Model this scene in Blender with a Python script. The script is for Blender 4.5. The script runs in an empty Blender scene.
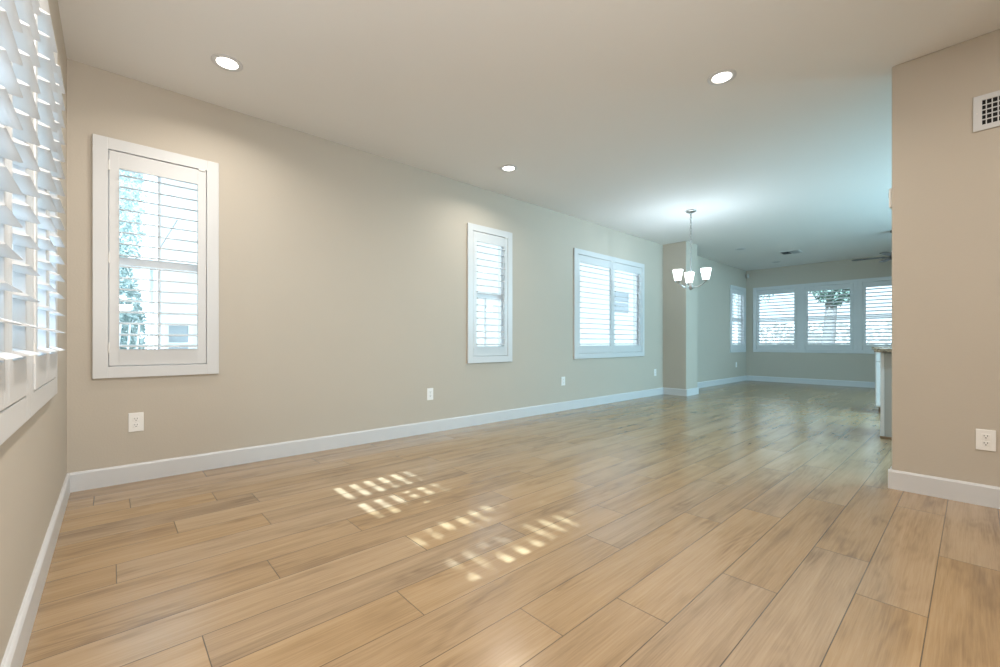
import bpy, bmesh, math, random
from mathutils import Vector, Matrix, Euler

S = bpy.context.scene
COL = S.collection
PI = math.pi

# ---------------------------------------------------------------- camera, sky, sun, exposure
CAM = Vector((3.846, 0.212, 0.948))
cd = bpy.data.cameras.new('camera')
cam = bpy.data.objects.new('camera', cd)
COL.objects.link(cam)
cam.location = CAM
cam.rotation_euler = (PI / 2, 0, math.radians(47.883))
cd.sensor_width = 36.0
cd.lens = 36.0 * 429.0 / 1000.0
cd.shift_y = 0.009
cd.clip_start = 0.02
cd.clip_end = 300
S.camera = cam

S.view_settings.view_transform = 'Standard'
S.view_settings.look = 'None'
S.view_settings.exposure = 0.0
S.view_settings.gamma = 1.0
S.view_settings.use_curve_mapping = False
S.cycles.use_denoising = True
S.cycles.max_bounces = 14
S.cycles.diffuse_bounces = 8
S.cycles.transparent_max_bounces = 24
S.cycles.sample_clamp_indirect = 8.0

SKY_STRENGTH = 1.8
SUN_STRENGTH = 20.0
DOWNLIGHT = 9.0          # watts each
KITCHEN_FILL = 250.0  # power of each added fill spot on the kitchen side
CHANDELIER = 8.5         # watts per bulb

w = bpy.data.worlds.new('sky')
S.world = w
w.use_nodes = True
bg = w.node_tree.nodes['Background']
bg.inputs[0].default_value = (0.80, 0.99, 1.14, 1)
bg.inputs[1].default_value = SKY_STRENGTH

SUN_DIR = Vector((-0.045, 1.0, -0.752))
sl = bpy.data.lights.new('sun', 'SUN')
sl.energy = SUN_STRENGTH
sl.angle = math.radians(0.53)
sl.color = (0.70, 0.94, 1.20)
sun = bpy.data.objects.new('sun', sl)
COL.objects.link(sun)
sun.rotation_euler = SUN_DIR.to_track_quat('-Z', 'Y').to_euler()
sun.location = (4, -8, 8)

# one unseen lamp of the ceiling grid; the rest are added fill lights out of view
WARM, COOL = (1.0, 0.955, 0.89), (0.55, 1.0, 1.24)
def fill_lamp(x, y, power, color, up=False, z=2.735):
    l = bpy.data.lights.new('unseen_lamp', 'SPOT' if up else 'AREA')
    l.energy = power
    l.color = color
    if up:
        l.shadow_soft_size = 0.14
        l.spot_size = math.radians(165)
        l.spot_blend = 0.6
    else:
        l.shape = 'DISK'
        l.size = 0.15
    o = bpy.data.objects.new('uplight_fill' if up else 'unseen_lamp', l)
    COL.objects.link(o)
    o.location = (x, y, z)
    if up: o.rotation_euler = (PI, 0, 0)
    return o
for x, y, p in ((2.70, 0.76, 38), (4.77, 0.76, 34), (4.77, 2.90, 19)):  # first continues the ceiling grid, the two farther right are added fill
    fill_lamp(x, y, p, WARM)
for x, y, p in ((4.3, 5.2, 34), (4.3, 7.2, 26), (4.3, 9.2, 16)):  # added unseen fill over the kitchen, cools the far end
    fill_lamp(x, y, p, COOL)
for y in (6.2, 7.4, 8.6):                       # added spots hidden by the right-hand wall, standing in for kitchen-side daylight
    l = bpy.data.lights.new('kitchen_fill_spot', 'SPOT')
    l.energy = KITCHEN_FILL; l.color = COOL; l.shadow_soft_size = 0.15
    l.spot_size = math.radians(115); l.spot_blend = 0.7
    o = bpy.data.objects.new('kitchen_fill_spot', l)
    COL.objects.link(o); o.location = (5.7, y, 1.95)
    o.rotation_euler = Vector((-1, 0, -0.16)).to_track_quat('-Z', 'Y').to_euler()
up = fill_lamp(4.3, 0.30, 150, (1.0, 0.99, 0.97), True, 1.5)  # added uplight behind the camera, brightens the ceiling; no such lamp is known
up.rotation_euler = (Vector((2.4, 1.1, 2.74)) - Vector((4.3, 0.30, 1.5))).to_track_quat('-Z', 'Y').to_euler()
up.data.spot_size = math.radians(130); up.data.spot_blend = 0.9
side = fill_lamp(5.6, 3.0, 230, (1.0, 0.98, 0.94), True, 1.7)      # added fill spot, unseen at the right, to brighten the shuttered wall
side.name = 'side_fill'
side.rotation_euler = (Vector((1.9, 0.0, 1.6)) - Vector((5.6, 3.0, 1.7))).to_track_quat('-Z', 'Y').to_euler()
side.data.spot_size = math.radians(46); side.data.spot_blend = 0.8

# ---------------------------------------------------------------- helpers
class MB:
    """collects geometry; build() links it as one mesh object"""
    def __init__(self):
        self.bm = bmesh.new()

    def _merge(self, b, mat=None):
        if mat is not None:
            bmesh.ops.transform(b, matrix=mat, verts=b.verts)
        me = bpy.data.meshes.new('tmp')
        b.to_mesh(me)
        b.free()
        self.bm.from_mesh(me)
        bpy.data.meshes.remove(me)

    def box(self, x0, x1, y0, y1, z0, z1, bevel=0.0, seg=2, mat=None):
        b = bmesh.new()
        bmesh.ops.create_cube(b, size=1.0)
        for v in b.verts:
            v.co = Vector(((x0 + x1) / 2 + v.co.x * abs(x1 - x0),
                           (y0 + y1) / 2 + v.co.y * abs(y1 - y0),
                           (z0 + z1) / 2 + v.co.z * abs(z1 - z0)))
        if bevel > 0:
            bmesh.ops.bevel(b, geom=list(b.edges), offset=bevel, segments=seg, affect='EDGES', profile=0.5)
        self._merge(b, mat)
        return self

    def lathe(self, prof, n=32, mat=None, c=(0, 0, 0)):
        """prof: list of (r, z); spun about Z at c"""
        b = bmesh.new()
        rings = []
        for r, z in prof:
            if r < 1e-6:
                rings.append([b.verts.new((c[0], c[1], c[2] + z))])
            else:
                rings.append([b.verts.new((c[0] + r * math.cos(2 * PI * k / n), c[1] + r * math.sin(2 * PI * k / n), c[2] + z)) for k in range(n)])
        for a, d in zip(rings[:-1], rings[1:]):
            for k in range(n):
                k2 = (k + 1) % n
                if len(a) == 1 and len(d) > 1:
                    b.faces.new((a[0], d[k], d[k2]))
                elif len(d) == 1 and len(a) > 1:
                    b.faces.new((a[k], d[0], a[k2]))
                elif len(a) > 1:
                    b.faces.new((a[k], a[k2], d[k2], d[k]))
        bmesh.ops.recalc_face_normals(b, faces=b.faces)
        self._merge(b, mat)
        return self

    def tube(self, pts, r, n=10, cap=True):
        b = bmesh.new()
        pts = [Vector(p) for p in pts]
        rr = r if isinstance(r, (list, tuple)) else [r] * len(pts)
        rings = []
        up = Vector((0, 0, 1))
        for i, p in enumerate(pts):
            t = (pts[min(i + 1, len(pts) - 1)] - pts[max(i - 1, 0)]).normalized()
            a = t.cross(up)
            if a.length < 1e-3:
                a = t.cross(Vector((1, 0, 0)))
            a.normalize()
            c = t.cross(a).normalized()
            rings.append([b.verts.new(p + rr[i] * (math.cos(2 * PI * k / n) * a + math.sin(2 * PI * k / n) * c)) for k in range(n)])
        for a, d in zip(rings[:-1], rings[1:]):
            for k in range(n):
                b.faces.new((a[k], a[(k + 1) % n], d[(k + 1) % n], d[k]))
        if cap:
            b.faces.new(rings[0][::-1])
            b.faces.new(rings[-1])
        bmesh.ops.recalc_face_normals(b, faces=b.faces)
        self._merge(b)
        return self

    def prism(self, poly, axis, a0, a1, mat=None):
        """poly: 2-D outline; axis 'x','y','z' extruded a0..a1; 2-D coords fill the remaining axes in order"""
        b = bmesh.new()
        def P(p, a):
            if axis == 'x': return (a, p[0], p[1])
            if axis == 'y': return (p[0], a, p[1])
            return (p[0], p[1], a)
        A = [b.verts.new(P(p, a0)) for p in poly]
        B = [b.verts.new(P(p, a1)) for p in poly]
        n = len(poly)
        b.faces.new(A); b.faces.new(B[::-1])
        for k in range(n):
            b.faces.new((A[k], A[(k + 1) % n], B[(k + 1) % n], B[k]))
        bmesh.ops.recalc_face_normals(b, faces=b.faces)
        self._merge(b, mat)
        return self

    def torus(self, R, r, mat, n=16, m=8, sx=1.0):
        b = bmesh.new()
        rings = []
        for i in range(n):
            a = 2 * PI * i / n
            rings.append([b.verts.new(((R + r * math.cos(2 * PI * k / m)) * math.cos(a),
                                       (R + r * math.cos(2 * PI * k / m)) * math.sin(a) * sx,
                                       r * math.sin(2 * PI * k / m))) for k in range(m)])
        for i in range(n):
            a, d = rings[i], rings[(i + 1) % n]
            for k in range(m):
                b.faces.new((a[k], a[(k + 1) % m], d[(k + 1) % m], d[k]))
        bmesh.ops.recalc_face_normals(b, faces=b.faces)
        self._merge(b, mat)
        return self

    def build(self, name, mat, parent=None, smooth=False, loc=None):
        me = bpy.data.meshes.new(name)
        self.bm.to_mesh(me)
        self.bm.free()
        me.materials.append(mat)
        if smooth:
            me.polygons.foreach_set('use_smooth', [True] * len(me.polygons))
            me.set_sharp_from_angle(angle=math.radians(40))
        o = bpy.data.objects.new(name, me)
        COL.objects.link(o)
        if parent is not None:
            o.parent = parent
        if loc is not None:
            o.location = loc
        return o


def tag(o, label=None, cat=None, group=None, kind=None):
    if label: o['label'] = label
    if cat: o['category'] = cat
    if group: o['group'] = group
    if kind: o['kind'] = kind
    return o


def thing(name, label, cat, loc=(0, 0, 0), rz=0.0, group=None):
    o = bpy.data.objects.new(name, None)
    o.empty_display_size = 0.1
    COL.objects.link(o)
    o.location = loc
    o.rotation_euler = (0, 0, rz)
    return tag(o, label, cat, group)


def struct(name, mb, mat, label=None, parent=None, smooth=False):
    o = mb.build(name, mat, parent, smooth)
    o['kind'] = 'structure'
    if label: o['label'] = label
    return o


def copy_tree(o, parent=None):
    c = o.copy()
    COL.objects.link(c)
    if parent is not None:
        c.parent = parent
    for ch in list(o.children):
        copy_tree(ch, c)
    return c

# ---------------------------------------------------------------- materials
def nodes(name):
    m = bpy.data.materials.new(name)
    m.use_nodes = True
    nt = m.node_tree
    return m, nt, nt.nodes['Principled BSDF']


def simple(name, col, rough=0.5, metal=0.0, var=0.03, scale=8.0, bump=0.0, bscale=200.0, spec=0.5):
    m, nt, p = nodes(name)
    N, L = nt.nodes, nt.links
    tc = N.new('ShaderNodeTexCoord')
    nz = N.new('ShaderNodeTexNoise'); nz.inputs['Scale'].default_value = scale; nz.inputs['Detail'].default_value = 3
    L.new(tc.outputs['Object'], nz.inputs['Vector'])
    mx = N.new('ShaderNodeMix'); mx.data_type = 'RGBA'
    L.new(nz.outputs['Fac'], mx.inputs['Factor'])
    mx.inputs['A'].default_value = tuple(c * (1 - var) for c in col) + (1,)
    mx.inputs['B'].default_value = tuple(min(1, c * (1 + var)) for c in col) + (1,)
    L.new(mx.outputs['Result'], p.inputs['Base Color'])
    p.inputs['Roughness'].default_value = rough
    p.inputs['Metallic'].default_value = metal
    p.inputs['Specular IOR Level'].default_value = spec
    if bump > 0:
        n2 = N.new('ShaderNodeTexNoise'); n2.inputs['Scale'].default_value = bscale; n2.inputs['Detail'].default_value = 2
        L.new(tc.outputs['Object'], n2.inputs['Vector'])
        b = N.new('ShaderNodeBump'); b.inputs['Strength'].default_value = bump; b.inputs['Distance'].default_value = 0.002
        L.new(n2.outputs['Fac'], b.inputs['Height'])
        L.new(b.outputs['Normal'], p.inputs['Normal'])
    return m


def emitter(name, col, strength):
    m, nt, p = nodes(name)
    p.inputs['Base Color'].default_value = (0.9, 0.9, 0.88, 1)
    p.inputs['Emission Color'].default_value = col + (1,)
    p.inputs['Emission Strength'].default_value = strength
    return m


M = {}
M['wall'] = simple('wall_paint', (0.50, 0.450, 0.382), 0.75, var=0.015, scale=3, bump=0.25, bscale=90, spec=0.3)
M['ceiling'] = simple('ceiling_paint', (0.76, 0.755, 0.74), 0.9, var=0.01, scale=2, bump=0.15, bscale=70, spec=0.2)
M['trim'] = simple('trim_enamel', (0.60, 0.605, 0.615), 0.38, var=0.01, scale=4)
M['shutter'] = simple('shutter_white', (0.61, 0.615, 0.62), 0.35, var=0.01, scale=4)
M['vinyl'] = simple('window_vinyl', (0.88, 0.88, 0.88), 0.45, var=0.01)
M['plate'] = simple('plate_plastic', (0.82, 0.81, 0.79), 0.35, var=0.01)
M['sensor'] = simple('sensor_beige', (0.40, 0.38, 0.35), 0.5)
M['slot'] = simple('slot_dark', (0.05, 0.045, 0.04), 0.6)
M['chrome'] = simple('brushed_nickel', (0.55, 0.55, 0.54), 0.28, metal=1.0, var=0.04, scale=30)
M['hinge'] = simple('hinge_white', (0.70, 0.69, 0.67), 0.4)
M['duct'] = simple('duct_dark', (0.012, 0.012, 0.012), 0.9)
M['vent_dark'] = simple('vent_shadow_grey', (0.05, 0.055, 0.055), 0.8)
M['cabinet'] = simple('cabinet_white', (0.66, 0.66, 0.66), 0.4, var=0.01)
M['panel'] = simple('island_panel_grey', (0.38, 0.375, 0.355), 0.5, var=0.015)
M['toe'] = simple('toe_wood', (0.22, 0.14, 0.08), 0.5, var=0.15, scale=20)
M['fan'] = simple('fan_bronze', (0.03, 0.028, 0.025), 0.45, var=0.1)
M['offlamp'] = simple('unlit_lens', (0.45, 0.45, 0.44), 0.4)
M['downlight'] = emitter('downlight_lens', (1.0, 0.96, 0.90), 5.0)
M['shade'] = emitter('shade_glass_lit', (0.97, 1.0, 1.0), 2.2)
M['stucco'] = simple('neighbour_stucco', (0.80, 0.78, 0.74), 0.9, var=0.04, scale=5, bump=0.3, bscale=60)
M['roof'] = simple('roof_tile', (0.32, 0.30, 0.29), 0.8, var=0.2, scale=14)
M['pane'] = simple('neighbour_pane', (0.42, 0.45, 0.47), 0.5, var=0.1)
M['gutter'] = simple('gutter_grey', (0.25, 0.24, 0.23), 0.5)
M['bark'] = simple('bark', (0.20, 0.18, 0.16), 0.9, var=0.3, scale=18, bump=0.6, bscale=40)
M['leaf'] = simple('leaf_green', (0.15, 0.22, 0.17), 0.6, var=0.4, scale=6)
M['leaf2'] = simple('leaf_dusty_green', (0.40, 0.48, 0.46), 0.6, var=0.35, scale=6)
M['ground'] = simple('pale_concrete', (0.54, 0.525, 0.50), 0.95, var=0.2, scale=10)
M['block'] = simple('block_wall', (0.62, 0.58, 0.53), 0.9, var=0.08, scale=6)
M['fence'] = simple('picket_white', (0.8, 0.8, 0.8), 0.6)

# glass: thin clear pane
def glass():
    m = bpy.data.materials.new('window_glass')
    m.use_nodes = True
    nt = m.node_tree; N, L = nt.nodes, nt.links
    N.clear()
    out = N.new('ShaderNodeOutputMaterial')
    tr = N.new('ShaderNodeBsdfTransparent'); tr.inputs[0].default_value = (0.95, 0.975, 0.97, 1)
    gl = N.new('ShaderNodeBsdfGlossy'); gl.inputs['Roughness'].default_value = 0.02
    fr = N.new('ShaderNodeFresnel'); fr.inputs['IOR'].default_value = 1.35
    mx = N.new('ShaderNodeMixShader')
    ge = N.new('ShaderNodeNewGeometry')
    ou = N.new('ShaderNodeMath'); ou.operation = 'SUBTRACT'; ou.inputs[0].default_value = 1.0
    L.new(ge.outputs['Backfacing'], ou.inputs[1])
    mu = N.new('ShaderNodeMath'); mu.operation = 'MULTIPLY'
    L.new(fr.outputs[0], mu.inputs[0]); L.new(ou.outputs[0], mu.inputs[1])
    L.new(mu.outputs[0], mx.inputs[0]); L.new(tr.outputs[0], mx.inputs[1]); L.new(gl.outputs[0], mx.inputs[2])
    L.new(mx.outputs[0], out.inputs[0])
    return m
M['glass'] = glass()

# granite
def granite():
    m, nt, p = nodes('granite_worktop')
    N, L = nt.nodes, nt.links
    tc = N.new('ShaderNodeTexCoord')
    v = N.new('ShaderNodeTexVoronoi'); v.inputs['Scale'].default_value = 90
    L.new(tc.outputs['Object'], v.inputs['Vector'])
    n = N.new('ShaderNodeTexNoise'); n.inputs['Scale'].default_value = 25; n.inputs['Detail'].default_value = 5
    L.new(tc.outputs['Object'], n.inputs['Vector'])
    mt = N.new('ShaderNodeMath'); mt.operation = 'MULTIPLY'
    L.new(v.outputs['Distance'], mt.inputs[0]); L.new(n.outputs['Fac'], mt.inputs[1])
    r = N.new('ShaderNodeValToRGB')
    e = r.color_ramp.elements
    e[0].position = 0.05; e[0].color = (0.05, 0.045, 0.035, 1)
    e[1].position = 0.45; e[1].color = (0.50, 0.42, 0.31, 1)
    q = e.new(0.2); q.color = (0.22, 0.17, 0.12, 1)
    L.new(mt.outputs[0], r.inputs[0])
    L.new(r.outputs[0], p.inputs['Base Color'])
    p.inputs['Roughness'].default_value = 0.15
    return m
M['granite'] = granite()

# wood floor: per-plank colour attribute + UV in metres
PW, PL = 0.196, 1.292
def floor_mat():
    m, nt, p = nodes('oak_plank_floor')
    N, L = nt.nodes, nt.links
    def math_(op, a, b=None, c=None):
        n = N.new('ShaderNodeMath'); n.operation = op
        for i, x in enumerate((a, b, c)):
            if x is None: continue
            if isinstance(x, (int, float)): n.inputs[i].default_value = x
            else: L.new(x, n.inputs[i])
        return n.outputs[0]
    uv = N.new('ShaderNodeUVMap'); uv.uv_map = 'plank'
    sx = N.new('ShaderNodeSeparateXYZ'); L.new(uv.outputs[0], sx.inputs[0])
    U, V = sx.outputs[0], sx.outputs[1]          # along, across (metres)
    at = N.new('ShaderNodeAttribute'); at.attribute_name = 'pid'
    sc = N.new('ShaderNodeSeparateColor'); L.new(at.outputs['Color'], sc.inputs[0])
    R1, R2, R3 = sc.outputs[0], sc.outputs[1], sc.outputs[2]
    def vec(x, y, z):
        c = N.new('ShaderNodeCombineXYZ')
        for i, q in enumerate((x, y, z)):
            if isinstance(q, (int, float)): c.inputs[i].default_value = q
            else: L.new(q, c.inputs[i])
        return c.outputs[0]
    seed = math_('MULTIPLY', R1, 57.0)
    # broad growth figure: rings cut by the face of the board
    wob = N.new('ShaderNodeTexNoise'); wob.inputs['Scale'].default_value = 1.0; wob.inputs['Detail'].default_value = 3
    L.new(vec(math_('MULTIPLY', U, 0.9), math_('MULTIPLY', V, 5.0), seed), wob.inputs['Vector'])
    figure = N.new('ShaderNodeTexNoise'); figure.inputs['Scale'].default_value = 1.0; figure.inputs['Detail'].default_value = 4; figure.inputs['Roughness'].default_value = 0.55
    figure.inputs['Distortion'].default_value = 0.6
    L.new(vec(math_('MULTIPLY', U, 0.9), math_('MULTIPLY', V, 14.0), math_('ADD', seed, 9.0)), figure.inputs['Vector'])
    ringsv = math_('MULTIPLY', wob.outputs['Fac'], 16.0)
    rings = math_('SINE', math_('MULTIPLY', math_('ADD', ringsv, math_('MULTIPLY', V, 7.0)), 5.5))
    rings01 = math_('MULTIPLY_ADD', rings, 0.5, 0.5)
    fine = N.new('ShaderNodeTexNoise'); fine.inputs['Scale'].default_value = 1.0; fine.inputs['Detail'].default_value = 5; fine.inputs['Roughness'].default_value = 0.65
    L.new(vec(math_('MULTIPLY', U, 5.0), math_('MULTIPLY', V, 160.0), seed), fine.inputs['Vector'])
    # patches where the cathedral figure shows
    patch = N.new('ShaderNodeTexNoise'); patch.inputs['Scale'].default_value = 1.0; patch.inputs['Detail'].default_value = 2
    L.new(vec(math_('MULTIPLY', U, 2.2), math_('MULTIPLY', V, 6.0), math_('ADD', seed, 31.0)), patch.inputs['Vector'])
    pk = N.new('ShaderNodeMapRange'); L.new(patch.outputs['Fac'], pk.inputs[0])
    pk.inputs[1].default_value = 0.46; pk.inputs[2].default_value = 0.70
    g1 = math_('MULTIPLY', math_('MULTIPLY', rings01, pk.outputs[0]), 0.23)
    g2 = math_('MULTIPLY', math_('SUBTRACT', figure.outputs['Fac'], 0.5), 1.10)
    g3 = math_('MULTIPLY', math_('SUBTRACT', fine.outputs['Fac'], 0.5), 0.80)
    g4 = math_('MULTIPLY', math_('SUBTRACT', R2, 0.5), 0.24)
    g5 = math_('MULTIPLY', pk.outputs[0], 0.12)
    tot = math_('ADD', math_('ADD', math_('ADD', g1, g2), math_('ADD', g3, g4)), math_('ADD', g5, 0.40))
    ramp = N.new('ShaderNodeValToRGB')
    e = ramp.color_ramp.elements
    e[0].position = 0.0; e[0].color = (0.445, 0.312, 0.180, 1)
    e[1].position = 1.0; e[1].color = (0.185, 0.114, 0.058, 1)
    q = e.new(0.45); q.color = (0.345, 0.229, 0.122, 1)
    L.new(tot, ramp.inputs[0])
    hs = N.new('ShaderNodeHueSaturation')
    L.new(ramp.outputs[0], hs.inputs['Color'])
    L.new(math_('MULTIPLY_ADD', R3, 0.16, 0.90), hs.inputs['Saturation'])
    # seams
    dv = math_('MINIMUM', V, math_('SUBTRACT', PW, V))
    at2 = N.new('ShaderNodeAttribute'); at2.attribute_name = 'enddist'
    uv2 = N.new('ShaderNodeUVMap'); uv2.uv_map = 'ends'
    s2 = N.new('ShaderNodeSeparateXYZ'); L.new(uv2.outputs[0], s2.inputs[0])
    du = math_('MINIMUM', s2.outputs[0], s2.outputs[1])
    d = math_('MINIMUM', dv, du)
    sm = N.new('ShaderNodeMapRange'); L.new(d, sm.inputs[0])
    sm.inputs[1].default_value = 0.0006; sm.inputs[2].default_value = 0.0022
    sm.inputs[3].default_value = 0.2; sm.inputs[4].default_value = 1.0
    mul = N.new('ShaderNodeMix'); mul.data_type = 'RGBA'; mul.blend_type = 'MULTIPLY'; mul.inputs['Factor'].default_value = 1.0
    L.new(hs.outputs[0], mul.inputs['A']); L.new(sm.outputs[0], mul.inputs['B'])
    L.new(mul.outputs['Result'], p.inputs['Base Color'])
    L.new(math_('MULTIPLY_ADD', figure.outputs['Fac'], 0.06, 0.205), p.inputs['Roughness'])
    p.inputs['Specular IOR Level'].default_value = 1.0
    bp = N.new('ShaderNodeBump'); bp.inputs['Strength'].default_value = 0.15; bp.inputs['Distance'].default_value = 0.001
    L.new(math_('ADD', math_('MULTIPLY', fine.outputs['Fac'], 0.35), sm.outputs[0]), bp.inputs['Height'])
    L.new(bp.outputs[0], p.inputs['Normal'])
    return m
M['floor'] = floor_mat()

# ---------------------------------------------------------------- shell
H = 2.743
YF = 12.03           # far wall
XE = 6.6             # east side (behind / right of the camera)
T = 0.15
CF = 0.078           # shutter frame width
ZB, ZT = 0.712, 2.30 # shutter outer bottom / top
# shutters: (wall, u0, u1, number of panels)
WEST = [(0.117, 0.809, 1), (3.183, 3.876, 1), (5.102, 7.035, 2), (10.945, 11.945, 1)]
SOUTH = [(0.992, 1.880, 2), (1.880, 2.700, 2)]
NORTH = [(0.160, 1.157, 1), (1.157, 2.177, 1), (2.177, 3.177, 1)]
HO = 0.066           # hole inset from the frame's outer edge

def wall_with_holes(mb, along, fixed0, fixed1, a0, a1, holes):
    """boxes round rectangular holes; along 'x' or 'y'"""
    def bx(p0, p1, z0, z1):
        if p1 - p0 < 1e-4: return
        if along == 'x': mb.box(p0, p1, fixed0, fixed1, z0, z1)
        else: mb.box(fixed0, fixed1, p0, p1, z0, z1)
    z0, z1 = ZB + HO, ZT - HO
    bx(a0, a1, -0.1, z0)
    bx(a0, a1, z1, H)
    cur = a0
    for h0, h1 in holes:
        bx(cur, h0 + HO, z0, z1)
        cur = h1 - HO
    bx(cur, a1, z0, z1)
    return mb

struct('wall_west', wall_with_holes(MB(), 'y', -T, 0, -T, YF + T, [(a, b) for a, b, n in WEST]), M['wall'])
struct('wall_south', wall_with_holes(MB(), 'x', -T, 0, 0, XE, [(a, b) for a, b, n in SOUTH]), M['wall'])
struct('wall_north', wall_with_holes(MB(), 'x', YF, YF + T, 0, XE, [(a, b) for a, b, n in NORTH]), M['wall'])
struct('wall_east', MB().box(XE, XE + T, -T, YF + T, -0.1, H), M['wall'])
struct('wall_right', MB().box(3.484, XE, 3.975, 4.115, 0, H, bevel=0.008), M['wall'])
struct('column', MB().box(-0.01, 0.432, 7.73, 8.19, 0, H, bevel=0.006), M['wall'])
struct('ceiling', MB().box(-0.6, XE + 0.6, -0.55, YF + 0.6, H, H + 0.2), M['ceiling'])

# floor of separate planks in one mesh
def build_floor():
    rnd = random.Random(4)
    offs = {2: .29, 3: .68, 5: .455, 6: .828, 7: .225, 8: 1.145, 9: .713, 10: 1.278, 11: .428, 12: 1.017, 13: 1.945 - PL,
            14: 1.292, 15: 1.602 - PL, 16: 2.075 - PL, 17: 2.633 - 2 * PL, 18: 2.297 - PL, 19: 2.94 - 2 * PL}
    bm = bmesh.new()
    uv = bm.loops.layers.uv.new('plank')
    ue = bm.loops.layers.uv.new('ends')
    pid = bm.loops.layers.float_color.new('pid')
    x_first = 0.015
    k0 = -1
    k1 = int((XE - x_first) / PW) + 1
    for k in range(k0, k1):
        xa, xb = x_first + k * PW, x_first + (k + 1) * PW
        ca, cb = max(xa, 0.0), min(xb, XE)
        if cb <= ca: continue
        o = offs.get(k, rnd.random() * PL)
        y = o - PL * math.ceil(o / PL)
        while y < YF:
            ya, yb = max(y, 0.0), min(y + PL, YF)
            c = (rnd.random(), rnd.random(), rnd.random(), 1)
            if yb > ya:
                vs = [bm.verts.new(q) for q in ((ca, ya, 0), (cb, ya, 0), (cb, yb, 0), (ca, yb, 0))]
                f = bm.faces.new(vs)
                for lp in f.loops:
                    X, Y, _ = lp.vert.co
                    lp[uv].uv = (Y - y, X - xa)
                    lp[ue].uv = (Y - y, y + PL - Y)
                    lp[pid] = c
            y += PL
    # slab below
    r = bmesh.ops.create_cube(bm, size=1.0)
    for v in r['verts']:
        v.co = Vector((XE / 2 + v.co.x * XE, YF / 2 + v.co.y * YF, -0.052 + v.co.z * 0.1))
    me = bpy.data.meshes.new('floor')
    bm.to_mesh(me); bm.free()
    me.materials.append(M['floor'])
    o = bpy.data.objects.new('floor', me)
    COL.objects.link(o)
    o['kind'] = 'structure'
build_floor()

# baseboards
BH, BT = 0.122, 0.016
def base_prof(sgn=1):
    return [(0, 0), (sgn * BT, 0), (sgn * BT, BH - 0.012), (sgn * (BT - 0.005), BH - 0.003), (sgn * (BT - 0.009), BH), (0, BH)]
def base_x(mb, x0, x1, y, sgn):
    mb.prism([(y + p[0] * sgn, p[1]) for p in base_prof()], 'x', x0, x1)
def base_y(mb, y0, y1, x, sgn):
    mb.prism([(x + p[0] * sgn, p[1]) for p in base_prof()], 'y', y0, y1)
b = MB(); base_y(b, 0, 7.73, 0, 1); base_y(b, 8.19, YF, 0, 1); struct('baseboard_west', b, M['trim'])
b = MB(); base_x(b, BT, XE, 0, 1); struct('baseboard_south', b, M['trim'])
b = MB(); base_x(b, BT, XE, YF, -1); struct('baseboard_north', b, M['trim'])
b = MB(); base_x(b, BT, 0.432 + BT, 7.73, -1); base_y(b, 7.73, 8.19 + BT, 0.432, 1); base_x(b, BT, 0.432, 8.19, 1); struct('baseboard_column', b, M['trim'])
b = MB(); base_x(b, 3.484 - BT, XE, 3.975, -1); base_y(b, 3.975, 4.115 + BT, 3.484, -1); base_x(b, 3.484, XE, 4.115, 1); struct('baseboard_right', b, M['trim'])

# ---------------------------------------------------------------- windows and shutters
class WallFrame:
    """maps (u along wall, w out of wall into the room, z) to world axes"""
    def __init__(self, wall):
        self.wall = wall
    def box(self, mb, u0, u1, w0, w1, z0, z1, bevel=0.0, ou=0.0, oz=0.0):
        far = YF if oz == 0.0 else 0.0     # world axes when no local origin is given
        u0, u1, z0, z1 = u0 - ou, u1 - ou, z0 - oz, z1 - oz
        if self.wall == 'west': mb.box(w0, w1, u0, u1, z0, z1, bevel)
        elif self.wall == 'south': mb.box(u0, u1, w0, w1, z0, z1, bevel)
        else: mb.box(u0, u1, far - w1, far - w0, z0, z1, bevel)
    def origin(self, u, z):
        return {'west': (0, u, z), 'south': (u, 0, z), 'north': (u, YF, z)}[self.wall]
    def mat(self):
        """matrix taking local (u, w, z) to world axes"""
        if self.wall == 'west': return Matrix(((0, 1, 0, 0), (1, 0, 0, 0), (0, 0, 1, 0), (0, 0, 0, 1)))
        if self.wall == 'south': return Matrix.Identity(4)
        return Matrix(((1, 0, 0, 0), (0, -1, 0, 0), (0, 0, 1, 0), (0, 0, 0, 1)))

def louver_profile(wd, th, n=14):
    return [(wd / 2 * math.cos(2 * PI * k / n), th / 2 * math.sin(2 * PI * k / n)) for k in range(n)]

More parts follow.
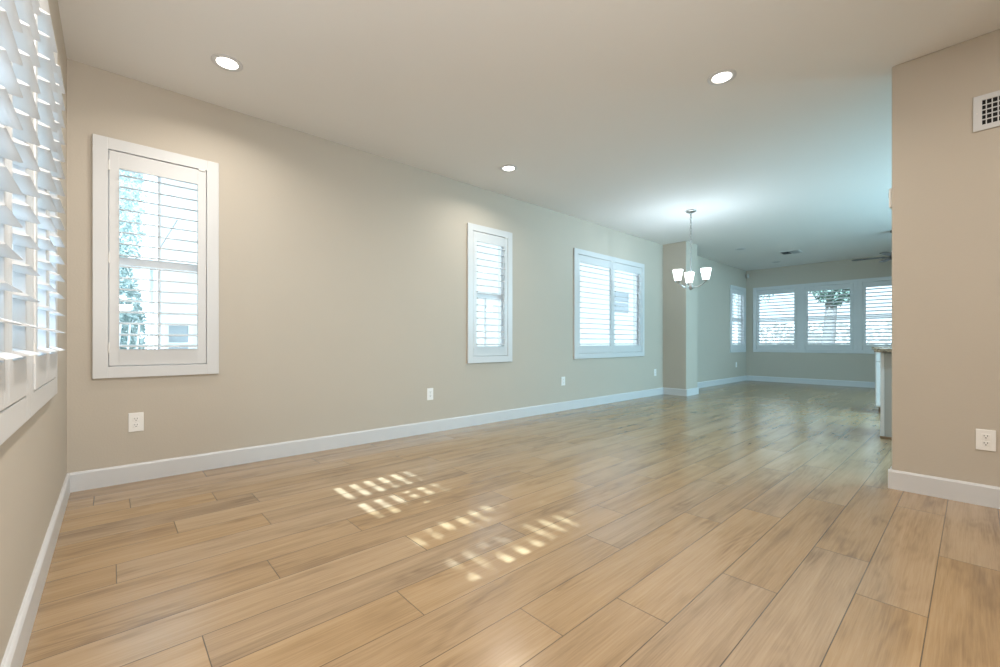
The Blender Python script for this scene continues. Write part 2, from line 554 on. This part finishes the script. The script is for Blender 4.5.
def shutter(wall, u0, u1, npan, label, tilt_deg, group=None, hinge_left=True, catch=True, proud=0.0):
    F = WallFrame(wall)
    root = thing('plantation_shutter', label, 'window shutter', F.origin((u0 + u1) / 2, ZB), 0, group)
    ou, oz = (u0 + u1) / 2, ZB
    B = lambda mb, a, b_, c, d, e, f, bev=0.0: F.box(mb, a, b_, c, d, e, f, bev, ou, oz)
    W1, W0 = 0.024, 0.0005
    mb = MB()
    B(mb, u0, u0 + CF - 0.002, W0, W1, ZB, ZT, 0.003)
    B(mb, u1 - CF + 0.002, u1, W0, W1, ZB, ZT, 0.003)
    B(mb, u0 + CF - 0.004, u1 - CF + 0.004, W0, W1 - 0.0004, ZT - CF + 0.002, ZT, 0.003)
    B(mb, u0 + CF - 0.004, u1 - CF + 0.004, W0, W1 - 0.0004, ZB, ZB + CF - 0.002, 0.003)
    # returns lining the opening
    q = 0.012
    B(mb, u0 + HO + 0.0005, u0 + HO + q, -0.055, 0.002, ZB + HO + 0.0005, ZT - HO - 0.0005)
    B(mb, u1 - HO - q, u1 - HO - 0.0005, -0.055, 0.002, ZB + HO + 0.0005, ZT - HO - 0.0005)
    B(mb, u0 + HO + 0.0005, u1 - HO - 0.0005, -0.055, 0.002, ZB + HO + 0.0005, ZB + HO + q)
    B(mb, u0 + HO + 0.0005, u1 - HO - 0.0005, -0.055, 0.002, ZT - HO - q, ZT - HO - 0.0005)
    mb.build('frame', M['shutter'], root)
    a0, a1 = u0 + CF + 0.0015, u1 - CF - 0.0015
    pw = (a1 - a0) / npan
    z0, z1 = ZB + CF + 0.003, ZT - CF - 0.003
    zl0, zl1 = 0.903, 2.110           # louvred opening
    st = 0.052
    for k in range(npan):
        p0, p1 = a0 + k * pw + (0.001 if k else 0), a0 + (k + 1) * pw - (0.001 if k < npan - 1 else 0)
        f0, f1 = -0.009 + proud, 0.019 + proud
        mb = MB()
        B(mb, p0, p0 + st, f0, f1, z0, z1, 0.003)
        B(mb, p1 - st, p1, f0, f1, z0, z1, 0.003)
        B(mb, p0 + st - 0.003, p1 - st + 0.003, f0, f1 - 0.0006, zl1, z1, 0.003)
        B(mb, p0 + st - 0.003, p1 - st + 0.003, f0, f1 - 0.0006, z0, zl0, 0.003)
        pan = mb.build('panel', M['shutter'], root)
        mb = MB()
        prof = louver_profile(0.089, 0.011)
        la, lb = p0 + st + 0.0015 - ou, p1 - st - 0.0015 - ou
        z = 2.068
        while z > zl0 + 0.02:
            t = math.radians(-tilt_deg)      # room-side edge lower
            poly = [(x * math.cos(t) - y * math.sin(t) + 0.005 + proud, x * math.sin(t) + y * math.cos(t) + z - oz) for x, y in prof]
            mb.prism(poly, 'x', la, lb, F.mat())
            z -= 0.0762
        bmesh.ops.recalc_face_normals(mb.bm, faces=mb.bm.faces)
        mb.build('louvers', M['shutter'], pan, smooth=True)
        hl = hinge_left if npan == 1 else (k == 0)
        hu = (p0 if hl else p1)
        for hz in (z0 + 0.12, (z0 + z1) / 2, z1 - 0.10):
            mb = MB()
            B(mb, hu - 0.0045, hu + 0.0045, 0.017, 0.027, hz - 0.034, hz + 0.034, 0.002)
            mb.build('hinge', M['hinge'], pan)
        if catch:
            cu = p1 - 0.045 if hl else p0 + 0.005
            mb = MB()
            B(mb, cu, cu + 0.04, 0.016, 0.0255, z1 - 0.008, z1 + 0.010, 0.002)
            mb.build('magnet_catch', M['hinge'], pan)
    return root

def window(n, wall, u0, u1, kind):
    F = WallFrame(wall)
    a0, a1, z0, z1 = u0 + HO + 0.001, u1 - HO - 0.001, ZB + HO + 0.001, ZT - HO - 0.001
    w0, w1 = -0.118, -0.060
    fw = 0.045
    mb = MB()
    for a, b_, c, d in ((a0, a0 + fw, z0, z1), (a1 - fw, a1, z0, z1), (a0 + fw, a1 - fw, z0, z0 + fw), (a0 + fw, a1 - fw, z1 - fw, z1)):
        F.box(mb, a, b_, w0, w1, c, d, 0.003)
    root = struct('window_%d' % n, mb, M['vinyl'])
    mid = (a0 + a1) / 2
    if kind in ('hung', 'half'):
        mb = MB()
        F.box(mb, a0 + fw, a1 - fw, -0.105, -0.066, 1.478, 1.532, 0.003)
        struct('meeting_rail', mb, M['vinyl'], parent=root)
        mb = MB()
        F.box(mb, mid - 0.009, mid + 0.009, -0.095, -0.081, z0 + fw, 1.478, 0.002)
        if kind == 'hung': F.box(mb, mid - 0.009, mid + 0.009, -0.095, -0.081, 1.532, z1 - fw, 0.002)
        struct('muntin', mb, M['vinyl'], parent=root)
    elif kind == 'thin':
        mb = MB()
        F.box(mb, a0 + fw, a1 - fw, -0.103, -0.073, 1.485, 1.515, 0.003)
        struct('meeting_rail', mb, M['vinyl'], parent=root)
    elif kind == 'slider':
        mb = MB()
        F.box(mb, mid - 0.025, mid + 0.025, -0.105, -0.066, z0 + fw, z1 - fw, 0.003)
        struct('sash_stile', mb, M['vinyl'], parent=root)
    mb = MB()
    F.box(mb, a0 + fw - 0.004, a1 - fw + 0.004, -0.0905, -0.0855, z0 + fw - 0.004, z1 - fw + 0.004)
    struct('glass', mb, M['glass'], parent=root)

wn = 1
shutter('west', *WEST[0], 'single-panel white shutter over the tall narrow window nearest the left corner', 9.5)
window(wn, 'west', *WEST[0][:2], 'hung'); wn += 1
shutter('west', *WEST[1], 'single-panel white shutter over the narrow window mid-way along the long wall', 9.5)
window(wn, 'west', *WEST[1][:2], 'half'); wn += 1
shutter('west', *WEST[2], 'wide two-panel white shutter on the long wall just before the column', 9.5)
window(wn, 'west', *WEST[2][:2], 'picture'); wn += 1
shutter('west', *WEST[3], 'white shutter beyond the column, on the side wall at the far corner', 20)
window(wn, 'west', *WEST[3][:2], 'hung'); wn += 1
shutter('south', *SOUTH[0], 'two-panel white shutter on the left wall, the one closer to the room corner', 14.5, catch=False, proud=0.009)
window(wn, 'south', *SOUTH[0][:2], 'slider'); wn += 1
shutter('south', *SOUTH[1], 'two-panel white shutter on the left wall, nearest the camera and cut by the left edge', 14.5, catch=False, proud=0.009)
window(wn, 'south', *SOUTH[1][:2], 'slider'); wn += 1
for i, (s, lab) in enumerate(zip(NORTH, ('leftmost white shutter of the three on the far end wall',
                                         'middle white shutter of the three on the far end wall, tree trunk behind it',
                                         'right-hand white shutter on the far end wall, above the granite worktop'))):
    shutter('north', *s, lab, 21, group='shutters on the far end wall')
    window(wn, 'north', *s[:2], 'thin'); wn += 1

# ---------------------------------------------------------------- outlets
def outlet(wall, u, z, wd, ht, label, yface=None, flip=1):
    """duplex socket on a wall; plate centred at u, z"""
    if wall == 'west': loc, mt = (0, u, z), Matrix(((0, 1, 0, 0), (1, 0, 0, 0), (0, 0, 1, 0), (0, 0, 0, 1)))
    else: loc, mt = (u, yface, z), Matrix(((1, 0, 0, 0), (0, -1, 0, 0), (0, 0, 1, 0), (0, 0, 0, 1)))
    root = thing('wall_outlet', label, 'power outlet', loc, 0, 'wall outlets')
    MB().box(-wd / 2, wd / 2, 0.0003, 0.0065, -ht / 2, ht / 2, 0.0025, mat=mt).build('cover_plate', M['plate'], root)
    for s in (1, -1):
        mb = MB().box(-0.017, 0.017, 0.006, 0.0085, s * 0.0205 - 0.0145, s * 0.0205 + 0.0145, 0.002, mat=mt)
        r = mb.build('receptacle', M['plate'], root)
        mb = MB()
        for dx in (-0.0065, 0.0065):
            mb.box(dx - 0.0013, dx + 0.0013, 0.0082, 0.0089, s * 0.0205 + 0.000, s * 0.0205 + 0.009, mat=mt)
        mb.box(-0.0028, 0.0028, 0.0082, 0.0089, s * 0.0205 - 0.0095, s * 0.0205 - 0.0045, mat=mt)
        mb.build('slot', M['slot'], r)
    mb = MB().lathe([(0, 0.0008), (0.003, 0.0006), (0.0035, 0)], 12, mt @ Matrix.Translation((0, 0.0064, 0)) @ Matrix.Rotation(-PI / 2, 4, 'X'))
    mb.build('screw', M['hinge'], root)
    return root

outlet('west', 0.333, 0.404, 0.080, 0.128, 'white duplex outlet low on the long wall under the nearest narrow window')
outlet('west', 2.695, 0.405, 0.076, 0.125, 'white outlet on the long wall to the left of the middle narrow window')
outlet('west', 4.873, 0.41, 0.080, 0.122, 'white outlet on the long wall below the left edge of the wide window')
outlet('west', 7.44, 0.41, 0.076, 0.122, 'white outlet on the long wall in the corner beside the column')
outlet('west', 11.35, 0.415, 0.076, 0.122, 'white outlet beyond the column, under the far corner window')
outlet('right', 3.890, 0.382, 0.078, 0.121, 'white duplex outlet on the right-hand wall above its baseboard', yface=3.975)

# ---------------------------------------------------------------- wall register on the right wall
def register():
    x0, x1, z0, z1 = 3.840, 4.25, 2.183, 2.388
    y = 3.975
    root = thing('wall_register', 'white wall air register with dark openings high on the right-hand wall', 'air vent', ((x0 + x1) / 2, y, z0))
    mt = Matrix.Translation((-(x0 + x1) / 2, -y, -z0))
    fx, fz = 0.036, 0.032
    mb = MB()
    mb.box(x0, x0 + fx, y - 0.010, y - 0.0003, z0, z1, 0.003, mat=mt)
    mb.box(x1 - fx, x1, y - 0.010, y - 0.0003, z0, z1, 0.003, mat=mt)
    mb.box(x0 + fx - 0.004, x1 - fx + 0.004, y - 0.0098, y - 0.0003, z0, z0 + fz, 0.003, mat=mt)
    mb.box(x0 + fx - 0.004, x1 - fx + 0.004, y - 0.0098, y - 0.0003, z1 - fz, z1, 0.003, mat=mt)
    mb.build('frame', M['trim'], root)
    MB().box(x0 + 0.02, x1 - 0.02, y - 0.0020, y - 0.0004, z0 + 0.02, z1 - 0.02, mat=mt).build('duct_opening', M['duct'], root)
    mb = MB()
    x = x0 + fx + 0.016
    while x < x1 - fx:
        mb.box(x - 0.0024, x + 0.0024, y - 0.009, y - 0.003, z0 + fz - 0.002, z1 - fz + 0.002, mat=mt)
        x += 0.0225
    mb.build('vertical_blades', M['trim'], root)
    mb = MB()
    n = 5
    for k in range(n):
        z = z0 + fz + (z1 - z0 - 2 * fz) * (k + 0.5) / n - 0.013
        if k == 0: continue
        mb.box(x0 + fx - 0.002, x1 - fx + 0.002, y - 0.0055, y - 0.0025, z - 0.003, z + 0.003, mat=mt)
    mb.build('horizontal_blades', M['trim'], root)
    for zz in ((z0 + z1) / 2,):
        for xx in (x0 + 0.016, x1 - 0.016):
            MB().lathe([(0, 0.0012), (0.003, 0.001), (0.004, 0)], 12, mt @ Matrix.Translation((xx, y - 0.0098, zz)) @ Matrix.Rotation(PI / 2, 4, 'X')).build('screw', M['hinge'], root)
register()

# small device on the end edge of the right wall
def device():
    root = thing('wall_sensor', 'small white wall device on the end edge of the right-hand wall', 'wall device', (3.484, 4.045, 1.90))
    MB().box(-0.017, -0.0004, -0.035, 0.035, -0.064, 0.064, 0.007, 3).build('body', M['plate'], root, smooth=True)
    MB().box(-0.0195, -0.0165, -0.022, 0.022, 0.005, 0.04, 0.001).build('face_panel', M['offlamp'], root)
device()

# motion sensor in the far ceiling corner
def corner_sensor():
    root = thing('motion_sensor', 'small pale motion sensor high in the far left ceiling corner', 'motion sensor', (0.0, YF, 2.61))
    rot = Matrix.Translation((0.045, -0.045, 0)) @ Matrix.Rotation(math.radians(45), 4, 'Z')
    MB().box(-0.032, 0.032, -0.022, 0.030, -0.055, 0.055, 0.008, 3, mat=rot).build('housing', M['sensor'], root, smooth=True)
    MB().box(-0.022, 0.022, -0.026, -0.020, -0.040, 0.005, 0.003, 2, mat=rot).build('lens', M['offlamp'], root)
corner_sensor()

# ---------------------------------------------------------------- recessed lights
def downlight(x, y, lit, label, group):
    root = thing('recessed_light', label, 'ceiling light', (x, y, H), 0, group)
    MB().lathe([(0.060, -0.0005), (0.088, -0.0005), (0.088, -0.004), (0.083, -0.0075), (0.065, -0.0075), (0.060, -0.004), (0.060, -0.0005)], 48).build('trim_ring', M['trim'], root, smooth=True)
    MB().lathe([(0, -0.0042), (0.0595, -0.0042), (0.0595, -0.0008), (0, -0.0008)], 48).build('lens', M['downlight'] if lit else M['offlamp'], root)
    if lit:
        l = bpy.data.lights.new('downlight_lamp', 'AREA')
        l.shape = 'DISK'; l.size = 0.11; l.energy = DOWNLIGHT; l.color = (1.0, 0.94, 0.85); l.spread = math.radians(150)
        o = bpy.data.objects.new('lamp', l)
        COL.objects.link(o); o.parent = root; o.location = (0, 0, -0.009)
    return root
G1 = 'lit recessed ceiling lights'
downlight(0.63, 0.76, True, 'lit recessed ceiling light near the left corner, above the nearest narrow window', G1)
downlight(2.70, 3.27, True, 'lit recessed ceiling light at upper right, near the right-hand wall', G1)
downlight(0.63, 3.24, True, 'lit recessed ceiling light above the middle narrow window', G1)
G2 = 'unlit recessed ceiling lights at the far end'
downlight(0.83, 9.15, False, 'unlit recessed ceiling light just past the chandelier and column', G2)
downlight(0.88, 11.19, False, 'unlit recessed ceiling light beside the ceiling vent near the far wall', G2)

# ceiling supply vent at the far end
def ceiling_vent():
    root = thing('ceiling_vent', 'grey square air vent on the far ceiling before the end wall', 'air vent', (1.40, 10.21, H))
    a = 0.175
    mb = MB()
    mb.box(-a, a, -a, -a + 0.022, -0.009, -0.0005, 0.003); mb.box(-a, a, a - 0.022, a, -0.009, -0.0005, 0.003)
    mb.box(-a, -a + 0.022, -a + 0.020, a - 0.020, -0.009, -0.0005, 0.003); mb.box(a - 0.022, a, -a + 0.020, a - 0.020, -0.009, -0.0005, 0.003)
    mb.box(-0.006, 0.006, -a + 0.020, a - 0.020, -0.009, -0.0005)
    mb.build('frame', M['ceiling'], root)
    MB().box(-a + 0.015, a - 0.015, -a + 0.015, a - 0.015, -0.0022, -0.0006).build('duct_opening', M['duct'], root)
    mb = MB()
    for k in range(6):
        for sx in (-1, 1):
            mt = Matrix.Translation((sx * (0.020 + k * 0.0255), 0, -0.0095)) @ Matrix.Rotation(math.radians(-38 * sx), 4, 'Y')
            mb.box(-0.010, 0.010, -a + 0.02, a - 0.02, -0.0007, 0.0007, mat=mt)
    mb.build('blades', M['offlamp'], root)
ceiling_vent()

# ---------------------------------------------------------------- chandelier
def chandelier():
    cx, cy = 1.255, 6.06
    zb = 1.672
    root = thing('chandelier', 'three-light chandelier with white glass shades hanging from a chain', 'chandelier', (cx, cy, zb))
    top = H - zb
    MB().lathe([(0, top - 0.030), (0.012, top - 0.030), (0.020, top - 0.026), (0.055, top - 0.022), (0.066, top - 0.014), (0.068, top - 0.0005), (0, top - 0.0005)], 40).build('canopy', M['chrome'], root, smooth=True)
    mb = MB()
    z, k = top - 0.034, 0
    while z > 0.445:
        mt = Matrix.Translation((0, 0, z)) @ Matrix.Rotation(PI / 2 * (k % 2), 4, 'Z') @ Matrix.Rotation(PI / 2, 4, 'X')
        mb.torus(0.0135, 0.0034, mt @ Matrix.Scale(1.75, 4, Vector((0, 1, 0))), 14, 6)
        z -= 0.0375; k += 1
    mb.build('chain', M['chrome'], root, smooth=True)
    MB().lathe([(0, 0.445), (0.006, 0.44), (0.010, 0.425), (0.0105, 0.10), (0.017, 0.07), (0.018, 0.05), (0.0105, 0.045), (0, 0.045)], 20).build('stem', M['chrome'], root, smooth=True)
    MB().lathe([(0, 0.060), (0.020, 0.060), (0.034, 0.050), (0.036, 0.040), (0.036, 0.012), (0.030, 0.002), (0.018, 0.0), (0.012, -0.010), (0, -0.012)], 32).build('hub', M['chrome'], root, smooth=True)
    Fv = Vector((-0.7418, 0.6706, 0)); Rv = Vector((0.6706, 0.7418, 0))
    for deg in (-48, 72, 192):
        d = Rv * math.cos(math.radians(deg)) + Fv * math.sin(math.radians(deg))
        pts = []
        for q in range(15):
            t = q / 14
            r = 0.03 + 0.170 * t
            zz = 0.034 - 0.020 * math.sin(min(1, t * 2) * PI / 2) * (1 - t) + 0.060 * t ** 2.6
            pts.append((d.x * r, d.y * r, zz))
        arm = MB().tube(pts, 0.0068, 10).build('arm', M['chrome'], root, smooth=True)
        c = Vector((d.x * 0.200, d.y * 0.200, 0.092))
        MB().lathe([(0, -0.006), (0.012, -0.006), (0.030, 0.0), (0.036, 0.010), (0.036, 0.020), (0.0, 0.020)], 28, c=c).build('cup', M['chrome'], arm, smooth=True)
        sh = MB().lathe([(0.0, 0.021), (0.040, 0.021), (0.042, 0.026), (0.067, 0.160), (0.067, 0.166), (0.063, 0.162), (0.038, 0.032), (0.0, 0.030)], 36, c=c).build('shade', M['shade'], root, smooth=True)
        sh['label'] = 'glowing white tapered glass shade'
        l = bpy.data.lights.new('bulb', 'POINT')
        l.energy = CHANDELIER; l.color = (0.84, 0.99, 1.12); l.shadow_soft_size = 0.02
        o = bpy.data.objects.new('bulb_light', l)
        COL.objects.link(o); o.parent = root; o.location = c + Vector((0, 0, 0.172))
chandelier()

# ---------------------------------------------------------------- ceiling fan (mostly hidden by the right wall)
def fan():
    X, Y, Z = 3.005, 9.50, 2.325
    root = thing('ceiling_fan', 'dark ceiling fan at the far end, mostly hidden by the right-hand wall', 'ceiling fan', (X, Y, Z))
    top = H - Z
    MB().lathe([(0, top - 0.06), (0.03, top - 0.06), (0.065, top - 0.03), (0.07, top - 0.0005), (0, top - 0.0005)], 28).build('canopy', M['fan'], root, smooth=True)
    MB().lathe([(0, top - 0.05), (0.012, top - 0.05), (0.012, 0.06), (0, 0.06)], 16).build('downrod', M['fan'], root, smooth=True)
    MB().lathe([(0, 0.08), (0.05, 0.08), (0.075, 0.05), (0.08, 0.0), (0.075, -0.04), (0.05, -0.06), (0, -0.065)], 32).build('motor', M['fan'], root, smooth=True)
    for k in range(5):
        a = math.radians(43) + k * 2 * PI / 5
        mt = Matrix.Rotation(a, 4, 'Z') @ Matrix.Rotation(math.radians(4), 4, 'X')
        poly = [(0.13, -0.035), (0.25, -0.045), (0.49, -0.05), (0.535, -0.04), (0.55, 0.0), (0.535, 0.04), (0.49, 0.05), (0.25, 0.045), (0.13, 0.035)]
        bl = MB().prism(poly, 'z', -0.003, 0.003, mt).build('blade', M['fan'], root)
        MB().prism([(0.07, -0.02), (0.17, -0.03), (0.17, 0.03), (0.07, 0.02)], 'z', -0.012, -0.005, mt).build('bracket', M['fan'], bl)
fan()

# ---------------------------------------------------------------- kitchen units at the right
def kitchen():
    r = thing('kitchen_peninsula', 'pale grey panelled kitchen peninsula end beside the right-hand wall edge', 'kitchen cabinet', (3.22, 5.86, 0))
    MB().box(0.030, 2.6, 0.006, 0.62, 0.022, 0.852, 0.002).build('end_panel', M['panel'], r)
    t = MB().box(0.0, 0.030, 0.0, 0.62, 0.022, 0.852, 0.003).build('corner_trim', M['cabinet'], r)
    MB().box(-0.004, 2.6, -0.008, 0.62, 0.0003, 0.022, 0.004).build('base_strip', M['toe'], r)
    top = MB().box(3.178, 5.85, 5.81, 6.51, 0.8525, 0.890, 0.006, 3).build('worktop', M['granite'])
    tag(top, 'speckled granite worktop on the grey peninsula, nearer of the two', 'worktop')
    r = thing('base_cabinet', 'white base cabinet with drawer and door behind the grey peninsula', 'kitchen cabinet', (2.955, 7.76, 0))
    MB().box(0.0, 2.4, 0.0, 0.60, 0.09, 0.852, 0.002).build('body', M['cabinet'], r)
    MB().box(0.03, 2.4, 0.06, 0.60, 0.0003, 0.09).build('toe_kick', M['toe'], r)
    for k in range(4):
        x0 = 0.012 + k * 0.46
        d = MB()
        d.box(x0, x0 + 0.445, -0.019, -0.0003, 0.105, 0.685, 0.003)
        door = d.build('door', M['cabinet'], r)
        MB().box(x0 + 0.39, x0 + 0.402, -0.045, -0.033, 0.52, 0.64, 0.003).box(x0 + 0.392, x0 + 0.400, -0.034, -0.018, 0.53, 0.54).box(x0 + 0.392, x0 + 0.400, -0.034, -0.018, 0.62, 0.63).build('handle', M['chrome'], door)
        dr = MB().box(x0, x0 + 0.445, -0.019, -0.0003, 0.697, 0.842, 0.003).build('drawer', M['cabinet'], r)
        MB().box(x0 + 0.16, x0 + 0.285, -0.045, -0.033, 0.764, 0.776, 0.003).box(x0 + 0.17, x0 + 0.18, -0.034, -0.018, 0.766, 0.774).box(x0 + 0.265, x0 + 0.275, -0.034, -0.018, 0.766, 0.774).build('handle', M['chrome'], dr)
    top = MB().box(2.925, 5.36, 7.72, 8.38, 0.8525, 0.890, 0.006, 3).build('worktop', M['granite'])
    tag(top, 'granite worktop on the white base cabinet, farther of the two', 'worktop')
kitchen()

# ---------------------------------------------------------------- outside
GZ = -0.12
struct('ground', MB().box(-40, 40, -40, 50, GZ - 0.2, GZ), M['ground'])

def foliage(mb, c, rad, n, size, rnd, shell=0.25):
    c = Vector(c)
    for _ in range(n):
        while True:
            p = Vector((rnd.uniform(-1, 1), rnd.uniform(-1, 1), rnd.uniform(-1, 1)))
            if shell < p.length <= 1: break
        p = Vector((p.x * rad[0], p.y * rad[1], p.z * rad[2])) + c
        e = Euler((rnd.uniform(-1.2, 1.2), rnd.uniform(-1.2, 1.2), rnd.uniform(0, 6.3))).to_matrix()
        s = size * rnd.uniform(0.6, 1.3)
        q = [p + e @ Vector(v) for v in ((-s, 0, 0), (-0.2 * s, -0.42 * s, 0.06 * s), (s, 0, 0), (-0.2 * s, 0.42 * s, 0.06 * s))]
        vs = [mb.bm.verts.new(v) for v in q]
        mb.bm.faces.new((vs[0], vs[1], vs[2])); mb.bm.faces.new((vs[0], vs[2], vs[3]))

def tree(x, y, h, r0, crowns, label, cat='tree', leaf='leaf', n=1500, size=0.07, seed=1, lean=(0, 0), extra=None):
    rnd = random.Random(seed)
    root = thing('tree', label, cat, (x, y, GZ))
    pts = [(lean[0] * t * h + 0.05 * math.sin(5 * t + seed), lean[1] * t * h, t * h) for t in [i / 8 for i in range(9)]]
    tr = MB().tube(pts, [r0 * (1 - 0.5 * i / 8) for i in range(9)], 12)
    for (cx, cy, cz), rad in crowns:
        s = Vector(pts[6])
        e = Vector((cx, cy, cz))
        m = (s + e) / 2 + Vector((0, 0, -0.15))
        tr.tube([s, m, e], [r0 * 0.4, r0 * 0.3, r0 * 0.12], 8)
    tr.build('trunk', M['bark'], root, smooth=True)
    mb = MB()
    for c, rad in crowns:
        foliage(mb, c, rad, n, size, rnd)
    if extra: extra(mb, rnd)
    mb.build('foliage', M[leaf], root)
    return root

# neighbour's house seen through the long wall's windows
def house():
    root = thing('neighbour_house', 'pale stucco neighbouring house outside the long wall windows', 'house', (-5.2, 0.78, GZ))
    MB().box(-6, 0, 0.0, 24, 0, 5.6).build('wall', M['stucco'], root)
    MB().prism([(-0.5, 5.55), (24.5, 5.55), (24.5, 5.8), (12, 8.6), (-0.5, 5.8)], 'x', -6.5, 0.5).build('roof', M['roof'], root)
    def win(y0, y1, z0, z1):
        fr = MB()
        fr.box(0.0, 0.05, y0 - 0.06, y0, z0 - 0.06, z1 + 0.06); fr.box(0.0, 0.05, y1, y1 + 0.06, z0 - 0.06, z1 + 0.06)
        fr.box(0.0, 0.05, y0, y1, z1, z1 + 0.06); fr.box(0.0, 0.05, y0, y1, z0 - 0.06, z0)
        fr.box(0.0, 0.04, y0, y1, (z0 + z1) / 2 - 0.02, (z0 + z1) / 2 + 0.02)
        f = fr.build('window', M['fence'], root)
        MB().box(0.001, 0.02, y0, y1, z0, z1).build('pane', M['pane'], f)
    win(0.13, 0.40, 0.75, 1.35)
    win(13.2, 14.3, 2.2, 3.0)
    MB().tube([(0.10, -0.02, 2.55), (0.10, 0.24, 3.12)], 0.012, 8).build('gutter_strap', M['gutter'], root)
    for z in (2.3, 2.8):
        MB().box(0.0, 0.30, 0.20, 0.6, z, z + 0.06).build('ledge', M['stucco'], root)
house()

tree(-6.9, 0.0, 3.2, 0.12, [((0.2, 0.1, 3.6), (1.2, 0.62, 1.5)), ((0.0, 0.0, 2.3), (0.9, 0.5, 0.9))],
     'leafy tree left of the neighbouring house, seen through the nearest narrow window', n=4200, size=0.05, seed=3, leaf='leaf2')
def shrub():
    rnd = random.Random(8)
    root = thing('shrub', 'tall green shrub under the tree outside the nearest narrow window', 'shrub', (-4.1, 0.22, GZ))
    MB().tube([(0, 0, 0), (0.03, 0.02, 0.9)], [0.03, 0.015], 8).tube([(0, 0, 0.1), (-0.15, 0.1, 0.8)], [0.02, 0.01], 8).build('stem', M['bark'], root)
    mb = MB(); foliage(mb, (0, 0, 1.12), (0.45, 0.36, 1.08), 4500, 0.045, rnd, 0.0)
    mb.build('foliage', M['leaf2'], root)
shrub()
def picket():
    root = thing('picket_fence', 'white picket fence in front of the tree outside the nearest narrow window', 'fence', (-3.4, -0.35, GZ))
    mb = MB()
    for k in range(11):
        mb.box(-0.008, 0.008, k * 0.09, k * 0.09 + 0.02, 0, 1.36, mat=Matrix.Rotation(math.radians(-4), 4, 'X'))
    mb.build('pickets', M['fence'], root)
    for z in (0.25, 0.75):
        MB().box(0.009, 0.03, -0.05, 1.05, z, z + 0.04).build('rail', M['fence'], root)
picket()

# yard beyond the far wall
tree(0.78, 16.6, 4.0, 0.20, [((0.1, 0.0, 4.2), (1.9, 1.2, 1.5)), ((0.2, -0.1, 3.0), (0.6, 0.6, 0.85)), ((-1.5, 0.3, 3.7), (1.0, 0.9, 0.8))],
     'thick-trunked tree outside the middle far window', n=1500, size=0.10, seed=5, lean=(0.03, 0))
tree(-2.0, 18.5, 3.2, 0.10, [((0.0, 0.0, 3.4), (1.0, 0.9, 1.0))],
     'slender young tree outside the left far window', n=700, size=0.09, seed=7, leaf='leaf2')
struct('garden_wall', MB().box(-12, 12, 21.0, 21.2, GZ, 1.75), M['block'])

# tree that breaks up the sun before it reaches the left wall's shutters
def fringe(mb, rnd):
    foliage(mb, (-0.25, 0.2, 4.25), (1.3, 0.6, 0.5), 200, 0.07, rnd, 0.0)
    foliage(mb, (-0.03, 0.1, 4.15), (0.20, 0.3, 0.35), 60, 0.07, rnd, 0.0)
    foliage(mb, (0.28, 0.1, 4.03), (0.15, 0.3, 0.12), 22, 0.06, rnd, 0.0)
    foliage(mb, (-0.54, 0.1, 4.2), (0.15, 0.3, 0.16), 30, 0.06, rnd, 0.0)
tree(2.45, -4.0, 4.6, 0.16, [((0.05, 0.0, 5.75), (1.9, 1.1, 1.15)), ((-0.7, 0.2, 5.3), (1.1, 0.9, 0.7)), ((0.9, 0.1, 5.42), (1.1, 0.9, 0.7))],
     'broad garden tree shading the windows of the left wall', n=2600, size=0.11, seed=11, extra=fringe)
